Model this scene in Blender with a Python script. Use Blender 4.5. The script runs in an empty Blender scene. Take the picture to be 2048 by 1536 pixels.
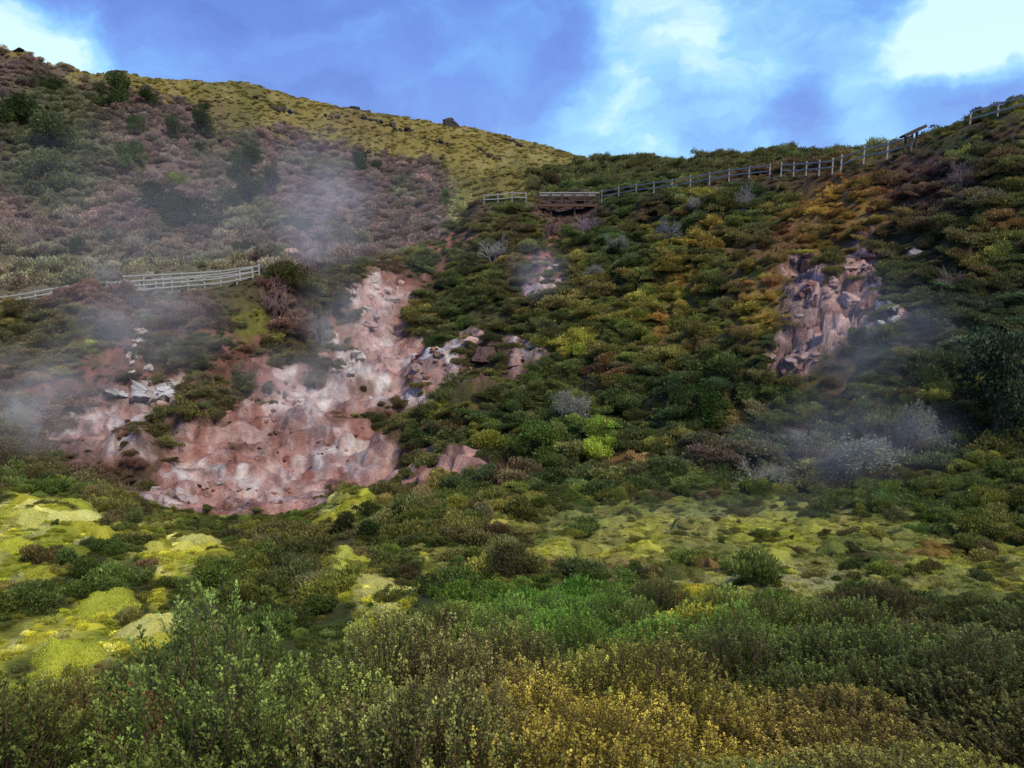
import bpy, math, random
import numpy as np
from mathutils import Vector, Matrix
rng=np.random.default_rng(7); random.seed(7)
S=bpy.context.scene; COL=S.collection
F=1547.0; P=math.radians(9); cp,sp=math.cos(P),math.sin(P)
def st(u,v):
    a=(u-1024)/F; b=(v-768)/F
    yy=cp-b*sp; zz=-sp-b*cp
    return a/yy, zz/yy
def uv(s,t):
    fw=cp-t*sp; up=sp+t*cp
    return 1024+F*s/fw, 768-F*up/fw
# ---------------------------------------------------------------- noise
def h2(ix,iy,seed):
    a=(ix.astype(np.int64)*374761393+iy.astype(np.int64)*668265263+seed*1442695041)&0xffffffff
    a=((a^(a>>13))*1274126177)&0xffffffff
    a=((a^(a>>16))*2246822519)&0xffffffff
    a=a^(a>>15)
    return (a&0xffffff)/float(0xffffff)*2-1
def vn(x,y,seed):
    fx=np.floor(x); fy=np.floor(y); dx=x-fx; dy=y-fy
    dx=dx*dx*dx*(dx*(dx*6-15)+10); dy=dy*dy*dy*(dy*(dy*6-15)+10)
    a=h2(fx,fy,seed); b=h2(fx+1,fy,seed); c=h2(fx,fy+1,seed); d=h2(fx+1,fy+1,seed)
    return (a*(1-dx)+b*dx)*(1-dy)+(c*(1-dx)+d*dx)*dy
def fbm(x,y,wl,octv,seed,g=0.5):
    r=0; am=1; tot=0; x=x/wl; y=y/wl
    for k in range(octv):
        r=r+am*vn(x,y,seed+k*17); tot+=am; am*=g
        x,y=(x*0.8-y*0.6)*2.03,(x*0.6+y*0.8)*2.03
    return r/tot
def sstep(a,b,x):
    t=np.clip((x-a)/(b-a),0,1); return t*t*(3-2*t)
def worley(x,y,cell,seed):
    x=x/cell;y=y/cell; fx=np.floor(x);fy=np.floor(y); F1=np.full(x.shape,9.);F2=F1.copy(); i1=np.zeros(x.shape);ox=i1.copy();oy=i1.copy()
    for dx in (-1,0,1):
        for dy in (-1,0,1):
            cx=fx+dx;cy=fy+dy; px=cx+.5+.45*h2(cx,cy,seed); py=cy+.5+.45*h2(cx,cy,seed+5); d=np.hypot(x-px,y-py)
            n=d<F1; F2=np.where(n,F1,np.minimum(F2,d)); i1=np.where(n,h2(cx,cy,seed+9),i1); ox=np.where(n,x-px,ox); oy=np.where(n,y-py,oy); F1=np.where(n,d,F1)
    return F1,F2,i1,ox,oy
# ---------------------------------------------------------------- terrain
LINES=[
 [(0,.4,'z',-1.75),(2048,.4,'z',-1.75)],
 [(0,2.5,'z',-2.3),(2048,2.5,'z',-2.2)],
 [(0,6,'z',-4.1),(800,6,'z',-3.85),(1500,6,'z',-3.55),(2048,6,'z',-3.3)],
 [(0,12,'v',1200),(600,12,'v',1220),(1200,12,'v',1205),(2048,12,'v',1200)],
 [(0,18,'v',1050),(300,18,'v',1085),(600,18,'v',1105),(1000,18,'v',1100),(1500,18,'v',1095),(2048,18,'v',1090)],
 [(0,24,'v',960),(120,24,'v',977),(300,25,'v',1035),(450,26,'v',1065),(620,27,'v',1050),(720,28,'v',1000),(800,29,'v',1003),(1000,30,'v',992),(1200,31,'v',1000),(1500,29,'v',1005),(1800,28,'v',990),(2048,27,'v',965)],
 [(0,38,'v',975),(300,38,'v',1010),(450,39,'v',1036),(600,40,'v',1028),(720,41,'v',990),(850,41,'v',958),(1000,38,'v',945),(1200,36,'v',955),(1500,34,'v',950),(1800,33,'v',930),(2048,32,'v',895)],
 [(0,44,'v',870),(150,45,'v',880),(300,46,'v',880),(450,48,'v',890),(600,50,'v',880),(800,52,'v',860),(900,47,'v',830),(1000,46,'v',835),(1200,44,'v',820),(1500,40,'v',810),(1800,37,'v',790),(2048,36,'v',770)],
 [(0,48,'v',740),(200,50,'v',720),(420,53,'v',710),(600,60,'v',720),(800,66,'v',690),(1000,60,'v',680),(1200,55,'v',650),(1500,48,'v',620),(1800,44,'v',570),(2048,42,'v',530)],
 [(0,54,'v',632),(60,54,'v',622),(150,54,'v',590),(250,55,'v',592),(320,56,'v',600),(430,58,'v',598),(500,60,'v',580),(540,62,'v',552),(600,64,'v',554),(700,70,'v',542),(800,80,'v',515),(880,88,'v',480),(930,92,'v',440),(955,94,'v',402),(1060,94,'v',400),(1100,93,'v',425),(1170,92,'v',425),(1210,91,'v',397),(1380,82,'v',370),(1500,75,'v',352),(1600,70,'v',344),(1670,66,'v',338),(1700,64,'v',324),(1830,59,'v',292),(1860,58,'v',272),(1950,55,'v',240),(2048,52,'v',214)],
 [(0,62,'v',622),(60,62,'v',609),(150,62,'v',600),(300,62,'v',586),(520,63,'v',560),(600,75,'v',545),(800,95,'v',518),(880,100,'v',485),(950,105,'v',440),(1200,100,'v',400),(1500,90,'v',365),(1700,85,'v',340),(2048,70,'v',235)],
 [(0,75,'v',590),(300,80,'v',540),(600,90,'v',500),(800,110,'v',470),(950,125,'v',430),(1100,125,'v',385),(1200,125,'v',370),(1500,120,'v',350),(1700,110,'v',335),(2048,100,'v',250)],
 [(0,110,'v',370),(300,120,'v',370),(600,135,'v',390),(800,145,'v',400),(950,155,'v',380),(1080,150,'v',356),(1200,145,'v',336),(1370,142,'v',338),(1430,140,'v',325),(1500,140,'v',316),(1640,135,'v',310),(1700,130,'v',318),(2048,120,'v',290)],
 [(0,150,'v',200),(300,160,'v',230),(600,175,'v',290),(800,185,'v',320),(950,195,'v',330),(1100,200,'v',340),(1200,200,'v',335),(1500,160,'v',325),(1700,150,'v',325),(2048,150,'v',310)],
 [(-200,190,'v',60),(0,190,'v',97),(45,190,'v',104),(70,192,'v',126),(130,196,'v',130),(180,200,'v',146),(300,205,'v',150),(450,215,'v',155),(540,221,'v',172),(600,225,'v',192),(700,228,'v',213),(800,231,'v',228),(900,235,'v',242),(1000,238,'v',262),(1100,240,'v',290),(1180,240,'v',316),(1240,240,'v',332),(1500,220,'v',350),(1700,200,'v',360),(2048,200,'v',380)],
 [(0,420,'z',10),(2048,420,'z',-10)],
 [(0,4000,'z',-80),(2048,4000,'z',-80)],
]
sc=np.linspace(-0.98,0.98,1001)
YR=np.concatenate([np.geomspace(.4,10,130,endpoint=False),np.geomspace(10,30,150,endpoint=False),
    np.geomspace(30,112,420,endpoint=False),np.geomspace(112,250,190,endpoint=False),np.geomspace(250,4000,24)])
Yk=[];Zk=[]
for L in LINES:
    ss=[];yy=[];zz=[]
    for (u,Y,m,val) in L:
        if m=='z':
            s_,_=st(u,768.); z=val
        else:
            s_,t_=st(u,val); z=t_*Y
        ss.append(s_);yy.append(Y);zz.append(z)
    Yk.append(np.interp(sc,ss,yy)); Zk.append(np.interp(sc,ss,zz))
Yk=np.array(Yk);Zk=np.array(Zk)
YG=Yk[9].copy(); YH=Yk[10].copy()
nR,nC=len(YR),len(sc)
Z=np.zeros((nR,nC))
taps=[-.035,-.022,-.01,0,.01,.022,.035]; wt=[.6,1,1.4,1.6,1.4,1,.6]
for j in range(nC):
    acc=0
    for d,w in zip(taps,wt): acc=acc+w*np.interp(YR*(1+d),Yk[:,j],Zk[:,j])
    Z[:,j]=acc/sum(wt)
ker=np.exp(-np.linspace(-2,2,9)**2/2); ker/=ker.sum()
Zp=np.pad(Z,((0,0),(4,4)),mode='edge')
Z=sum(ker[k]*Zp[:,k:k+nC] for k in range(9))
Yg=np.repeat(YR[:,None],nC,1); Sg=np.repeat(sc[None,:],nR,0); X=Sg*Yg
amp=np.interp(Yg,[0,3,6,10,20,30,36,100,130,200,300],[.03,.10,.20,.24,.34,.34,1.2,1.2,1.6,2.0,2.0])
calm=1-.85*np.exp(-((Yg-YG[None,:])/3.)**2)
calm=np.minimum(calm,1-.9*np.exp(-((Yg-YH[None,:])/4.)**2)*(Sg<0))
calm=np.where((Yg>215)&(Yg<260),.4,calm)
n1=fbm(X,Yg,11,2,3)*1.0
rid=1-np.abs(fbm(X,Yg,5.5,4,11))*2.6
n3=fbm(X,Yg,2.2,4,21)
Z0=Z.copy()
Z=Z+amp*calm*(n1*.8+(rid-.4)*.42+n3*.5)
small=np.interp(Yg,[0,30,40,300],[.015,.05,.16,.3])
Z=Z+small*fbm(X,Yg,.8,3,31)
Z=Z+np.interp(Yg,[6,10,28,32],[0,.24,.24,0])*sstep(-.2,.7,fbm(X,Yg,1.5,2,37))
def bump(u,v,Y,ru,rY,h):
    global Z
    s_,_=st(u,v); 
    g=np.exp(-((Sg-s_)*Yg/ru)**2-((Yg-Y)/rY)**2); Z=Z+h*g
bump(960,760,47,2.2,2.0,1.8); bump(800,850,46,2.5,1.8,1.9); bump(820,945,38,.9,.8,.9); bump(400,780,47,1.6,2.2,1.7)
bump(300,890,42,1.4,1.3,1.0); bump(620,830,49,2.1,1.5,1.9); bump(560,560,62,2.2,2,1.0); bump(700,990,30,2.2,1.6,.4)
bump(740,620,66,1.6,4,.8); bump(480,840,47,1.6,1.3,1.4); bump(700,770,56,2.2,1.3,1.3); bump(540,740,55,1.6,2,1.3); bump(240,720,48,1.2,2,1.2)
bump(860,720,57,1.6,1.,1.2); bump(560,930,43,1.8,.9,.7); bump(440,930,42,1.2,.9,.6); bump(840,640,68,1.5,3,1.2); bump(1640,620,47.5,2.2,2.2,1.1)
U,V=uv(Sg,Z/Yg)
def gidx(s,Y):
    j=np.clip((s-sc[0])/(sc[1]-sc[0]),0,nC-1.001); i=np.clip(np.interp(Y,YR,np.arange(nR)),0,nR-1.001)
    return i,j
def gh(x,y):
    i,j=gidx(np.asarray(x)/np.asarray(y),np.asarray(y)); i0=np.floor(i).astype(int); j0=np.floor(j).astype(int); a=i-i0; b=j-j0
    return (Z[i0,j0]*(1-a)+Z[i0+1,j0]*a)*(1-b)+(Z[i0,j0+1]*(1-a)+Z[i0+1,j0+1]*a)*b
def hit(u,v,ymin=2.0):
    s_,t_=st(u,v); j=int(round((s_-sc[0])/(sc[1]-sc[0]))); j=max(0,min(nC-1,j))
    i0=int(np.searchsorted(YR,ymin)); c=np.where(T[i0:,j]>=t_)[0]
    i=i0+(int(c[0]) if len(c) else int(np.argmax(T[i0:,j])))
    return s_*YR[i],YR[i],Z[i,j]
# ---------------------------------------------------------------- painting (albedo and density by place)
def poly(u,v,pts,soft):
    d=np.full(np.shape(u),1e9); ins=np.zeros(np.shape(u),bool); n=len(pts)
    for k in range(n):
        x0,y0=pts[k]; x1,y1=pts[(k+1)%n]; ex,ey=x1-x0,y1-y0
        h=np.clip(((u-x0)*ex+(v-y0)*ey)/(ex*ex+ey*ey+1e-9),0,1)
        d=np.minimum(d,np.hypot(u-x0-h*ex,v-y0-h*ey))
        c=((y0>v)!=(y1>v))&(u<(x1-x0)*(v-y0)/((y1-y0)+1e-9)+x0); ins^=c
    sd=np.where(ins,d,-d); return sstep(-soft,soft,sd)
def blob(u,v,cu,cv,ru,rv):
    return 1-sstep(.2,1.8,((u-cu)/ru)**2+((v-cv)/rv)**2)
BARE=[[(80,890),(180,835),(225,765),(345,755),(400,790),(340,860),(270,925),(200,920),(130,910)],
 [(330,900),(390,860),(460,800),(520,745),(600,735),(670,700),(690,620),(700,550),(760,535),(830,545),(830,600),(795,660),(860,690),(960,675),(1095,690),(1040,750),(950,740),(885,765),(862,805),(760,835),(725,885),(800,900),(900,885),(1010,925),(1010,945),(900,965),(780,1005),(700,985),(620,1050),(400,1050),(340,970)],
 [(270,1000),(310,970),(400,990),(420,1050),(270,1050)]]
REDS=[[(70,700),(250,650),(440,650),(560,690),(640,740),(440,870),(300,900),(240,780),(120,840),(50,800)],
 [(1060,500),(1165,480),(1155,550),(1090,610),(1045,590)],[(830,470),(940,430),(940,480),(850,510)],
 [(800,890),(1010,925),(1010,945),(780,1000),(770,930)],[(820,560),(880,500),(900,520),(850,600)]]
RROCK=[[(1520,720),(1560,640),(1640,570),(1725,475),(1775,520),(1740,610),(1690,660),(1610,750),(1560,740)],[(1550,520),(1630,500),(1620,600),(1550,600)],[(1755,595),(1805,590),(1795,650),(1745,645)]]
BLK=[[(690,580),(720,545),(815,545),(825,600),(790,680),(730,700),(690,680)],[(240,655),(290,650),(320,750),(380,790),(330,820),(220,810),(235,740)],[(650,700),(740,690),(740,760),(650,760)]]
LMOSS=[(-50,950),(120,990),(250,1060),(430,1070),(450,1120),(380,1180),(340,1220),(350,1270),(200,1320),(120,1370),(-50,1400)]
CMOSS=[[(490,1200),(600,1180),(810,1190),(800,1245),(740,1320),(650,1290),(640,1230)],[(820,1165),(870,1125),(900,1170),(860,1200)],[(670,1110),(750,1110),(750,1170),(670,1170)],[(640,1030),(760,985),(780,1010),(680,1060)]]
RFLAT=[(760,1110),(850,1070),(1000,1040),(1200,1005),(1600,1000),(1850,1040),(2150,1080),(2150,1210),(1700,1205),(1400,1195),(1250,1160),(1100,1135),(860,1130)]
def isfar(u,x,y): return (y>=112)|((y>np.interp(x/y,sc,YG)+3)&(u<940))
def paint(u,v,x,y,z):
    w=y*.55+z*1.25
    n_a=fbm(x,w,.045*y+.3,3,51); n_b=fbm(x,w,.02*y+.2,3,61); n_c=fbm(x,w,.012*y+.1,2,71); n_d=fbm(x,w,.09*y+.5,2,81); n_e=fbm(x,w,.03*y+.3,3,87)
    uu=u+40*n_a+26*n_b; vv=v+26*fbm(x,w,.045*y+.3,3,55)+20*n_c
    sh=np.shape(u)
    def C(r,g,b): return np.array([r,g,b]).reshape((1,)*len(sh)+(3,))
    def mix(A,B,m): return A*(1-m[...,None])+B*m[...,None]
    Vg=np.zeros(sh+(3,))+C(.058,.070,.020)
    Vg=mix(Vg,C(.100,.092,.025),sstep(-.2,.5,n_d)*.6)
    Vg=mix(Vg,C(.085,.045,.030),sstep(.05,.45,n_a)*.6)
    Vg=mix(Vg,C(.030,.046,.016),sstep(.05,.4,n_e)*.7)
    Vg=mix(Vg,C(.19,.17,.03),sstep(.28,.55,n_b)*.5)
    dens=np.ones(sh); bare=np.zeros(sh); moss=np.zeros(sh)
    farb=isfar(u,x,y)
    cr=((y>31.5)&(~farb)).astype(float)
    m=cr*sstep(1000,600,uu)*sstep(480,560,vv)
    Vg=mix(Vg,C(.080,.064,.028),m*.6); Vg=mix(Vg,C(.105,.060,.045),m*sstep(-.1,.4,n_a)*.7)
    G=mix(Vg*.95,C(.075,.045,.025),np.full(sh,.3))
    m=cr*poly(uu,vv,[(1580,400),(1760,340),(1880,340),(1860,430),(1780,480),(1660,520),(1600,560),(1500,650),(1480,600),(1560,500)],40)
    Vg=mix(Vg,C(.17,.105,.028),m*.7); Vg=mix(Vg,C(.12,.045,.026),m*sstep(.0,.4,n_e)*.8); dens-=m*.40; G=mix(G,C(.17,.09,.038),m)
    m=cr*poly(uu,vv,[(1250,560),(1380,500),(1450,520),(1420,620),(1360,720),(1250,740),(1180,640)],60)
    Vg=mix(Vg,C(.14,.13,.024),m*.4); Vg=mix(Vg,C(.17,.095,.022),m*sstep(.15,.5,n_b)*.6); dens-=m*.2; G=mix(G,C(.15,.11,.028),m*.6)
    m=cr*poly(uu,vv,[(1440,480),(1560,470),(1520,600),(1480,700),(1440,640)],35); dens-=m*.25; G=mix(G,C(.14,.08,.035),m); Vg=mix(Vg,C(.14,.075,.03),m*.4)
    for (a,b,ra,rb,c,k) in [(1180,700,40,25,(.22,.22,.03),.7),(1340,575,36,18,(.24,.16,.03),.7),(1340,670,22,24,(.20,.11,.025),.6),(1410,480,45,20,(.21,.17,.03),.7),(1310,630,50,30,(.19,.17,.03),.5),
        (1510,625,50,30,(.24,.18,.035),.8),(1460,845,32,22,(.24,.15,.045),.8),(1370,850,46,18,(.18,.11,.03),.6),(1300,930,22,8,(.24,.10,.05),.7),(1680,430,60,30,(.23,.14,.03),.7),(1720,380,50,25,(.19,.10,.03),.6),(1440,470,24,14,(.22,.13,.03),.5),
        (1640,770,40,12,(.19,.12,.03),.6),(1260,925,40,12,(.20,.13,.04),.6),(1990,460,50,20,(.15,.075,.03),.6),(1960,560,60,20,(.13,.075,.03),.5),(1230,735,40,16,(.13,.065,.04),.6),(1050,690,60,14,(.20,.20,.03),.6),(1160,600,50,30,(.17,.15,.04),.5),
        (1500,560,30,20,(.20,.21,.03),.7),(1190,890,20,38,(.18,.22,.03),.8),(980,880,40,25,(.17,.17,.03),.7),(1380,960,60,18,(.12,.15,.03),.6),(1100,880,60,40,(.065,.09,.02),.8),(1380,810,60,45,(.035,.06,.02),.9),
        (1590,930,250,60,(.085,.085,.055),.5),(1950,650,160,90,(.045,.058,.03),.7),(1850,480,90,50,(.05,.05,.03),.6),(1180,560,60,25,(.14,.12,.03),.5),(1000,610,110,70,(.06,.066,.02),.5),(510,650,50,30,(.16,.16,.03),.6),(160,690,60,20,(.12,.13,.03),.6),
        (1130,430,60,25,(.12,.065,.055),.7),(1860,370,110,60,(.085,.05,.042),.7)]:
        m=cr*blob(uu,vv,a,b,ra,rb)*k; Vg=mix(Vg,C(*c),m); G=mix(G,C(*c),m)
    red=sum(poly(uu,vv,p,26) for p in REDS[:1])*.9*sstep(-.45,-.05,n_a)+sum(poly(uu,vv,p,14) for p in REDS[1:])
    red=np.clip(red,0,1)*cr
    bm=np.clip(sum(poly(uu,vv,p,20) for p in BARE),0,1)*cr
    rr=np.clip(sum(poly(uu,vv,p,20) for p in RROCK),0,1)*cr
    G=mix(G,mix(np.zeros(sh+(3,))+C(.22,.095,.070),C(.12,.055,.038),sstep(-.1,.3,n_e)),red)
    pink=mix(np.zeros(sh+(3,))+C(.36,.20,.165),C(.26,.12,.09),sstep(-.2,.3,n_b)*.85)
    pink=mix(pink,C(.19,.08,.058),sstep(.05,.4,n_e)*.7)
    pink=mix(pink,C(.43,.32,.285),sstep(0,.5,n_c)*.6)
    G=mix(G,pink,bm)
    for (a,b,ra,rb,k) in [(620,790,75,45,1),(845,728,90,24,1),(735,715,60,60,.9),(290,785,75,35,.9),(230,862,125,38,1),(720,930,100,28,1),(480,965,100,24,.8),(800,790,80,24,.9),(640,860,50,26,.6),(1050,720,50,18,.8),(760,590,40,50,.6),(580,1000,80,18,.8),(270,900,50,28,.9),(920,710,55,16,.9),(150,870,60,24,.8),(400,950,40,18,.6),(600,940,60,14,.5)]:
        m=bm*blob(uu,vv,a,b,ra,rb)*k*(.35+.6*sstep(-.35,.3,n_c))*(.35+.65*sstep(-.35,.2,n_b)); G=mix(G,C(.58,.54,.50),m)
    m=bm*poly(uu,vv,[(820,900),(1010,925),(1010,950),(860,965)],12); G=mix(G,C(.42,.25,.20),m)
    m=cr*blob(uu,vv,1090,570,40,16); G=mix(G,C(.48,.35,.31),m)
    G=mix(G,mix(np.zeros(sh+(3,))+C(.40,.26,.22),C(.28,.145,.115),sstep(-.1,.3,n_b)),rr)
    bare=np.clip(bm+red*.85+rr,0,1)
    up=20
    bmu=np.clip(sum(poly(uu,vv-up,p,14) for p in BARE),0,1)*cr; rru=np.clip(sum(poly(uu,vv-up,p,14) for p in RROCK),0,1)*cr
    dens=dens*(1-np.clip(bm*1.0+red*.55+rr*.93,0,1))*(1-.65*np.clip(bmu+rru,0,1))
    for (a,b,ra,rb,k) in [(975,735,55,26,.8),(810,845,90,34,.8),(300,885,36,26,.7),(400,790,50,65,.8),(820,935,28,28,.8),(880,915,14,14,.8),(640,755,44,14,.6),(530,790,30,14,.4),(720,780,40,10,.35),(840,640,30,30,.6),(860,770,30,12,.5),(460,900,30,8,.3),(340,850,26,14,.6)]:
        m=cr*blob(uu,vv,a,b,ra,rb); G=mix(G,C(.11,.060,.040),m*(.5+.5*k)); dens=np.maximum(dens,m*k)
    far=farb.astype(float)
    bl=np.interp(uu,[-300,0,170,330,480,700,870,930,960],[80,110,165,205,262,300,325,380,470])
    scrub=sstep(-8,8,vv-bl)*(uu<965)
    gr=C(.19,.155,.040)+0*Vg; gr=mix(gr,C(.12,.11,.032),sstep(-.1,.4,n_a)*.8); gr=mix(gr,C(.26,.22,.08),sstep(.1,.5,n_b)*.6); gr=mix(gr,C(.13,.09,.05),sstep(.1,.4,n_d)*.5)
    scb=mix(C(.125,.088,.064)+0*Vg,C(.085,.085,.038),sstep(0,.45,n_a)*.8); scb=mix(scb,C(.17,.14,.11),sstep(.2,.5,n_b)*.5)
    scb=mix(scb,C(.07,.08,.032),blob(uu,vv,100,300,130,130)*.8)
    scb=mix(scb,C(.16,.15,.08),sstep(470,550,vv)*.6*(uu<560))
    scb=mix(scb,C(.20,.20,.06),blob(uu,vv,930,400,30,60)*.7)
    fg=mix(gr,scb,scrub)
    rb=far*(u>1060)*(y<170); fg=mix(fg,C(.056,.060,.02)+0*Vg,rb*.9)
    Vg=mix(Vg,fg,far); G=mix(G,fg*.9,far); dens=np.where(far>0,np.where(rb>0,1.2,np.where(scrub>.5,1.1,.25)),dens)
    nr=(y<=31.5).astype(float)
    nv=mix(C(.064,.082,.018)+0*Vg,C(.11,.105,.024),sstep(-.2,.4,n_a)*.7); nv=mix(nv,C(.10,.060,.032),sstep(.1,.45,n_b)*.55)
    nv=mix(nv,C(.16,.15,.025),sstep(.2,.5,n_c)*.5); nv=mix(nv,C(.036,.048,.016),sstep(.05,.4,n_e)*.6)
    for (a,b,ra,rb_,c,k) in [(1250,1230,330,60,(.062,.125,.016),.85),(1300,1480,500,120,(.165,.128,.020),.80),(1650,1300,260,90,(.055,.080,.018),.8),(1960,1300,140,120,(.045,.050,.016),.8),
        (500,1420,360,130,(.072,.098,.022),.75),(230,1370,100,40,(.19,.08,.03),.85),(90,1480,110,60,(.10,.065,.022),.6),(700,1310,160,50,(.09,.11,.024),.6),(200,1270,120,40,(.12,.10,.025),.6),
        (1690,1480,120,80,(.12,.085,.025),.5),(1040,1110,70,40,(.07,.06,.022),.8),(420,1190,70,40,(.065,.09,.018),.7),(1400,1190,40,25,(.34,.30,.03),.8)]:
        m=blob(uu,vv,a,b,ra,rb_)*k; nv=mix(nv,C(*c),m)
    ng=nv*.9
    lm=poly(uu,vv,LMOSS,22)*sstep(-.25,.05,n_a+.5*n_d+.05); cm=np.clip(sum(poly(uu,vv,p,12) for p in CMOSS),0,1)*sstep(-.5,-.1,n_a); rf=poly(uu,vv,RFLAT,16)*sstep(-.45,-.1,n_e+.5*n_a)
    mossc=mix(C(.42,.40,.045)+0*Vg,C(.26,.29,.03),sstep(-.2,.3,n_b)*.8); mossc=mix(mossc,C(.56,.54,.20),sstep(.05,.45,n_c)*.7)
    ng=mix(ng,mossc,np.clip(lm+cm,0,1))
    rfc=mix(C(.26,.25,.065)+0*Vg,C(.14,.17,.035),sstep(-.1,.35,n_b)*.8); rfc=mix(rfc,C(.38,.37,.05),sstep(.05,.4,n_a)*.7); rfc=mix(rfc,C(.22,.12,.06),sstep(.2,.5,n_d)*.5)
    ng=mix(ng,rfc,rf)
    for (a,b,ra,rb_,c,k) in [(1930,1090,60,12,(.28,.14,.04),.8),(60,1185,60,10,(.25,.11,.08),.6),(1130,1130,20,10,(.30,.15,.11),.6),(1290,1050,60,16,(.38,.36,.05),.7),(1550,1150,150,18,(.38,.35,.18),.5),(940,1062,80,10,(.44,.38,.09),.8),(1560,1060,100,36,(.36,.36,.05),.6),(1400,1110,60,10,(.24,.12,.04),.6),(1800,1140,60,12,(.22,.12,.05),.5)]:
        m=blob(uu,vv,a,b,ra,rb_)*k; ng=mix(ng,C(*c),m)
    Vg=mix(Vg,nv,nr); G=mix(G,ng,nr)
    mo=np.clip(lm+cm,0,1)
    lo=24*18/np.maximum(y,8)
    sup=np.clip(poly(uu,vv-lo,LMOSS,14)*.25+poly(uu,vv-lo,RFLAT,12)*.35+sum(poly(uu,vv-lo,p,10) for p in CMOSS)*.7,0,1)
    dn=np.clip(1-.88*mo-.72*rf,0,1)*(1-.85*sup)
    dens=np.where(nr>0,dn,dens); moss=np.where(nr>0,np.clip(mo+.55*rf,0,1),0)
    blk=np.clip(rr*1.0+sum(poly(uu,vv,p,14) for p in BLK)*.6,0,1)*cr
    return Vg,G,np.clip(bare*(1-nr),0,1),moss,np.clip(dens,0,1.3),blk
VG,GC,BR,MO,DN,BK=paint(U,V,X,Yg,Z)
FARM=isfar(U,X,Yg)
Wc=Yg*.55+Z*1.25
soft=np.clip(BR-BK,0,1)
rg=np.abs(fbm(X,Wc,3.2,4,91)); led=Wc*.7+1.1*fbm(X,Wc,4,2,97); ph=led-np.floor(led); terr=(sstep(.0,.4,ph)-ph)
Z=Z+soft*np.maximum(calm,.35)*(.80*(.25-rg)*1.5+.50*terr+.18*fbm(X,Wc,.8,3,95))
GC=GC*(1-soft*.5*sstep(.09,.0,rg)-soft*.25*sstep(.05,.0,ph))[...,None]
mk=BK>.02; 
for cell,a_,seed in ((1.25,1.,201),(.6,.55,231)):
    xw=X[mk]+.35*fbm(X[mk],Wc[mk],.9,3,seed+3); ww=Wc[mk]+.35*fbm(X[mk],Wc[mk],.9,3,seed+4)
    F1,F2,hid,ox,oy=worley(xw*.9+.3*ww,(ww-.45*xw)*.8,cell,seed); cre=np.exp(-(F2-F1)/.08)
    Z[mk]+=BK[mk]*a_*(.34*hid+.48*ox*np.sin(hid*40)+.42*oy*np.cos(hid*57)-.34*cre)
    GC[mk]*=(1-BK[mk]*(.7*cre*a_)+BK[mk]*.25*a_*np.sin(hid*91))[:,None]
T=Z/Yg; run=np.maximum.accumulate(T,axis=0); VIS=T>=run-0.012
# ---------------------------------------------------------------- mesh helpers
def mesh(name,verts,faces,mat,shade=None,smooth=False):
    m=bpy.data.meshes.new(name); 
    if isinstance(faces,np.ndarray) and faces.ndim==2:
        v=np.asarray(verts,np.float32); m.vertices.add(len(v)); m.vertices.foreach_set('co',v.ravel()); m.loops.add(faces.size); m.loops.foreach_set('vertex_index',faces.astype(np.int32).ravel()); m.polygons.add(len(faces)); m.polygons.foreach_set('loop_start',(np.arange(len(faces))*faces.shape[1]).astype(np.int32)); m.update()
    else: m.from_pydata([tuple(v) for v in verts],[],[tuple(f) for f in faces])
    if mat: m.materials.append(mat)
    if shade is not None:
        a=m.attributes.new('shade','FLOAT','FACE'); a.data.foreach_set('value',np.asarray(shade,dtype=np.float32))
    if smooth: m.polygons.foreach_set('use_smooth',np.ones(len(m.polygons),bool))
    m.update(); return m
def nt(name):
    m=bpy.data.materials.new(name); m.use_nodes=True; t=m.node_tree; t.nodes.clear(); return m,t
def N(t,k,**kw):
    n=t.nodes.new(k)
    for a,b in kw.items():
        if a=='inp':
            for i,val in b.items(): n.inputs[i].default_value=val
        else: setattr(n,a,b)
    return n
def math_(t,op,a,b=None,clamp=False):
    n=t.nodes.new('ShaderNodeMath'); n.operation=op; n.use_clamp=clamp
    for i,x in enumerate([a,b]):
        if x is None: continue
        if isinstance(x,(int,float)): n.inputs[i].default_value=x
        else: t.links.new(x,n.inputs[i])
    return n.outputs[0]
def vmul(t,col,fac):
    n=t.nodes.new('ShaderNodeVectorMath'); n.operation='SCALE'; t.links.new(col,n.inputs[0])
    if isinstance(fac,(int,float)): n.inputs['Scale'].default_value=fac
    else: t.links.new(fac,n.inputs['Scale'])
    return n.outputs[0]
def leaf_mat(name,trans=.35,gain=1.5,rough=.7,spec=.08):
    m,t=nt(name); out=N(t,'ShaderNodeOutputMaterial')
    a=N(t,'ShaderNodeAttribute',attribute_type='INSTANCER',attribute_name='tint'); c=a.outputs['Color']
    s=N(t,'ShaderNodeAttribute',attribute_type='GEOMETRY',attribute_name='shade')
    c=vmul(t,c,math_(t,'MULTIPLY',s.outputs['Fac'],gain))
    b=N(t,'ShaderNodeBsdfPrincipled',inp={'Roughness':rough}); b.inputs['Specular IOR Level'].default_value=spec
    tr=N(t,'ShaderNodeBsdfTranslucent'); mx=N(t,'ShaderNodeMixShader',inp={0:trans})
    t.links.new(c,b.inputs['Base Color']); t.links.new(c,tr.inputs['Color'])
    t.links.new(b.outputs[0],mx.inputs[1]); t.links.new(tr.outputs[0],mx.inputs[2]); t.links.new(mx.outputs[0],out.inputs[0]); return m
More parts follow.
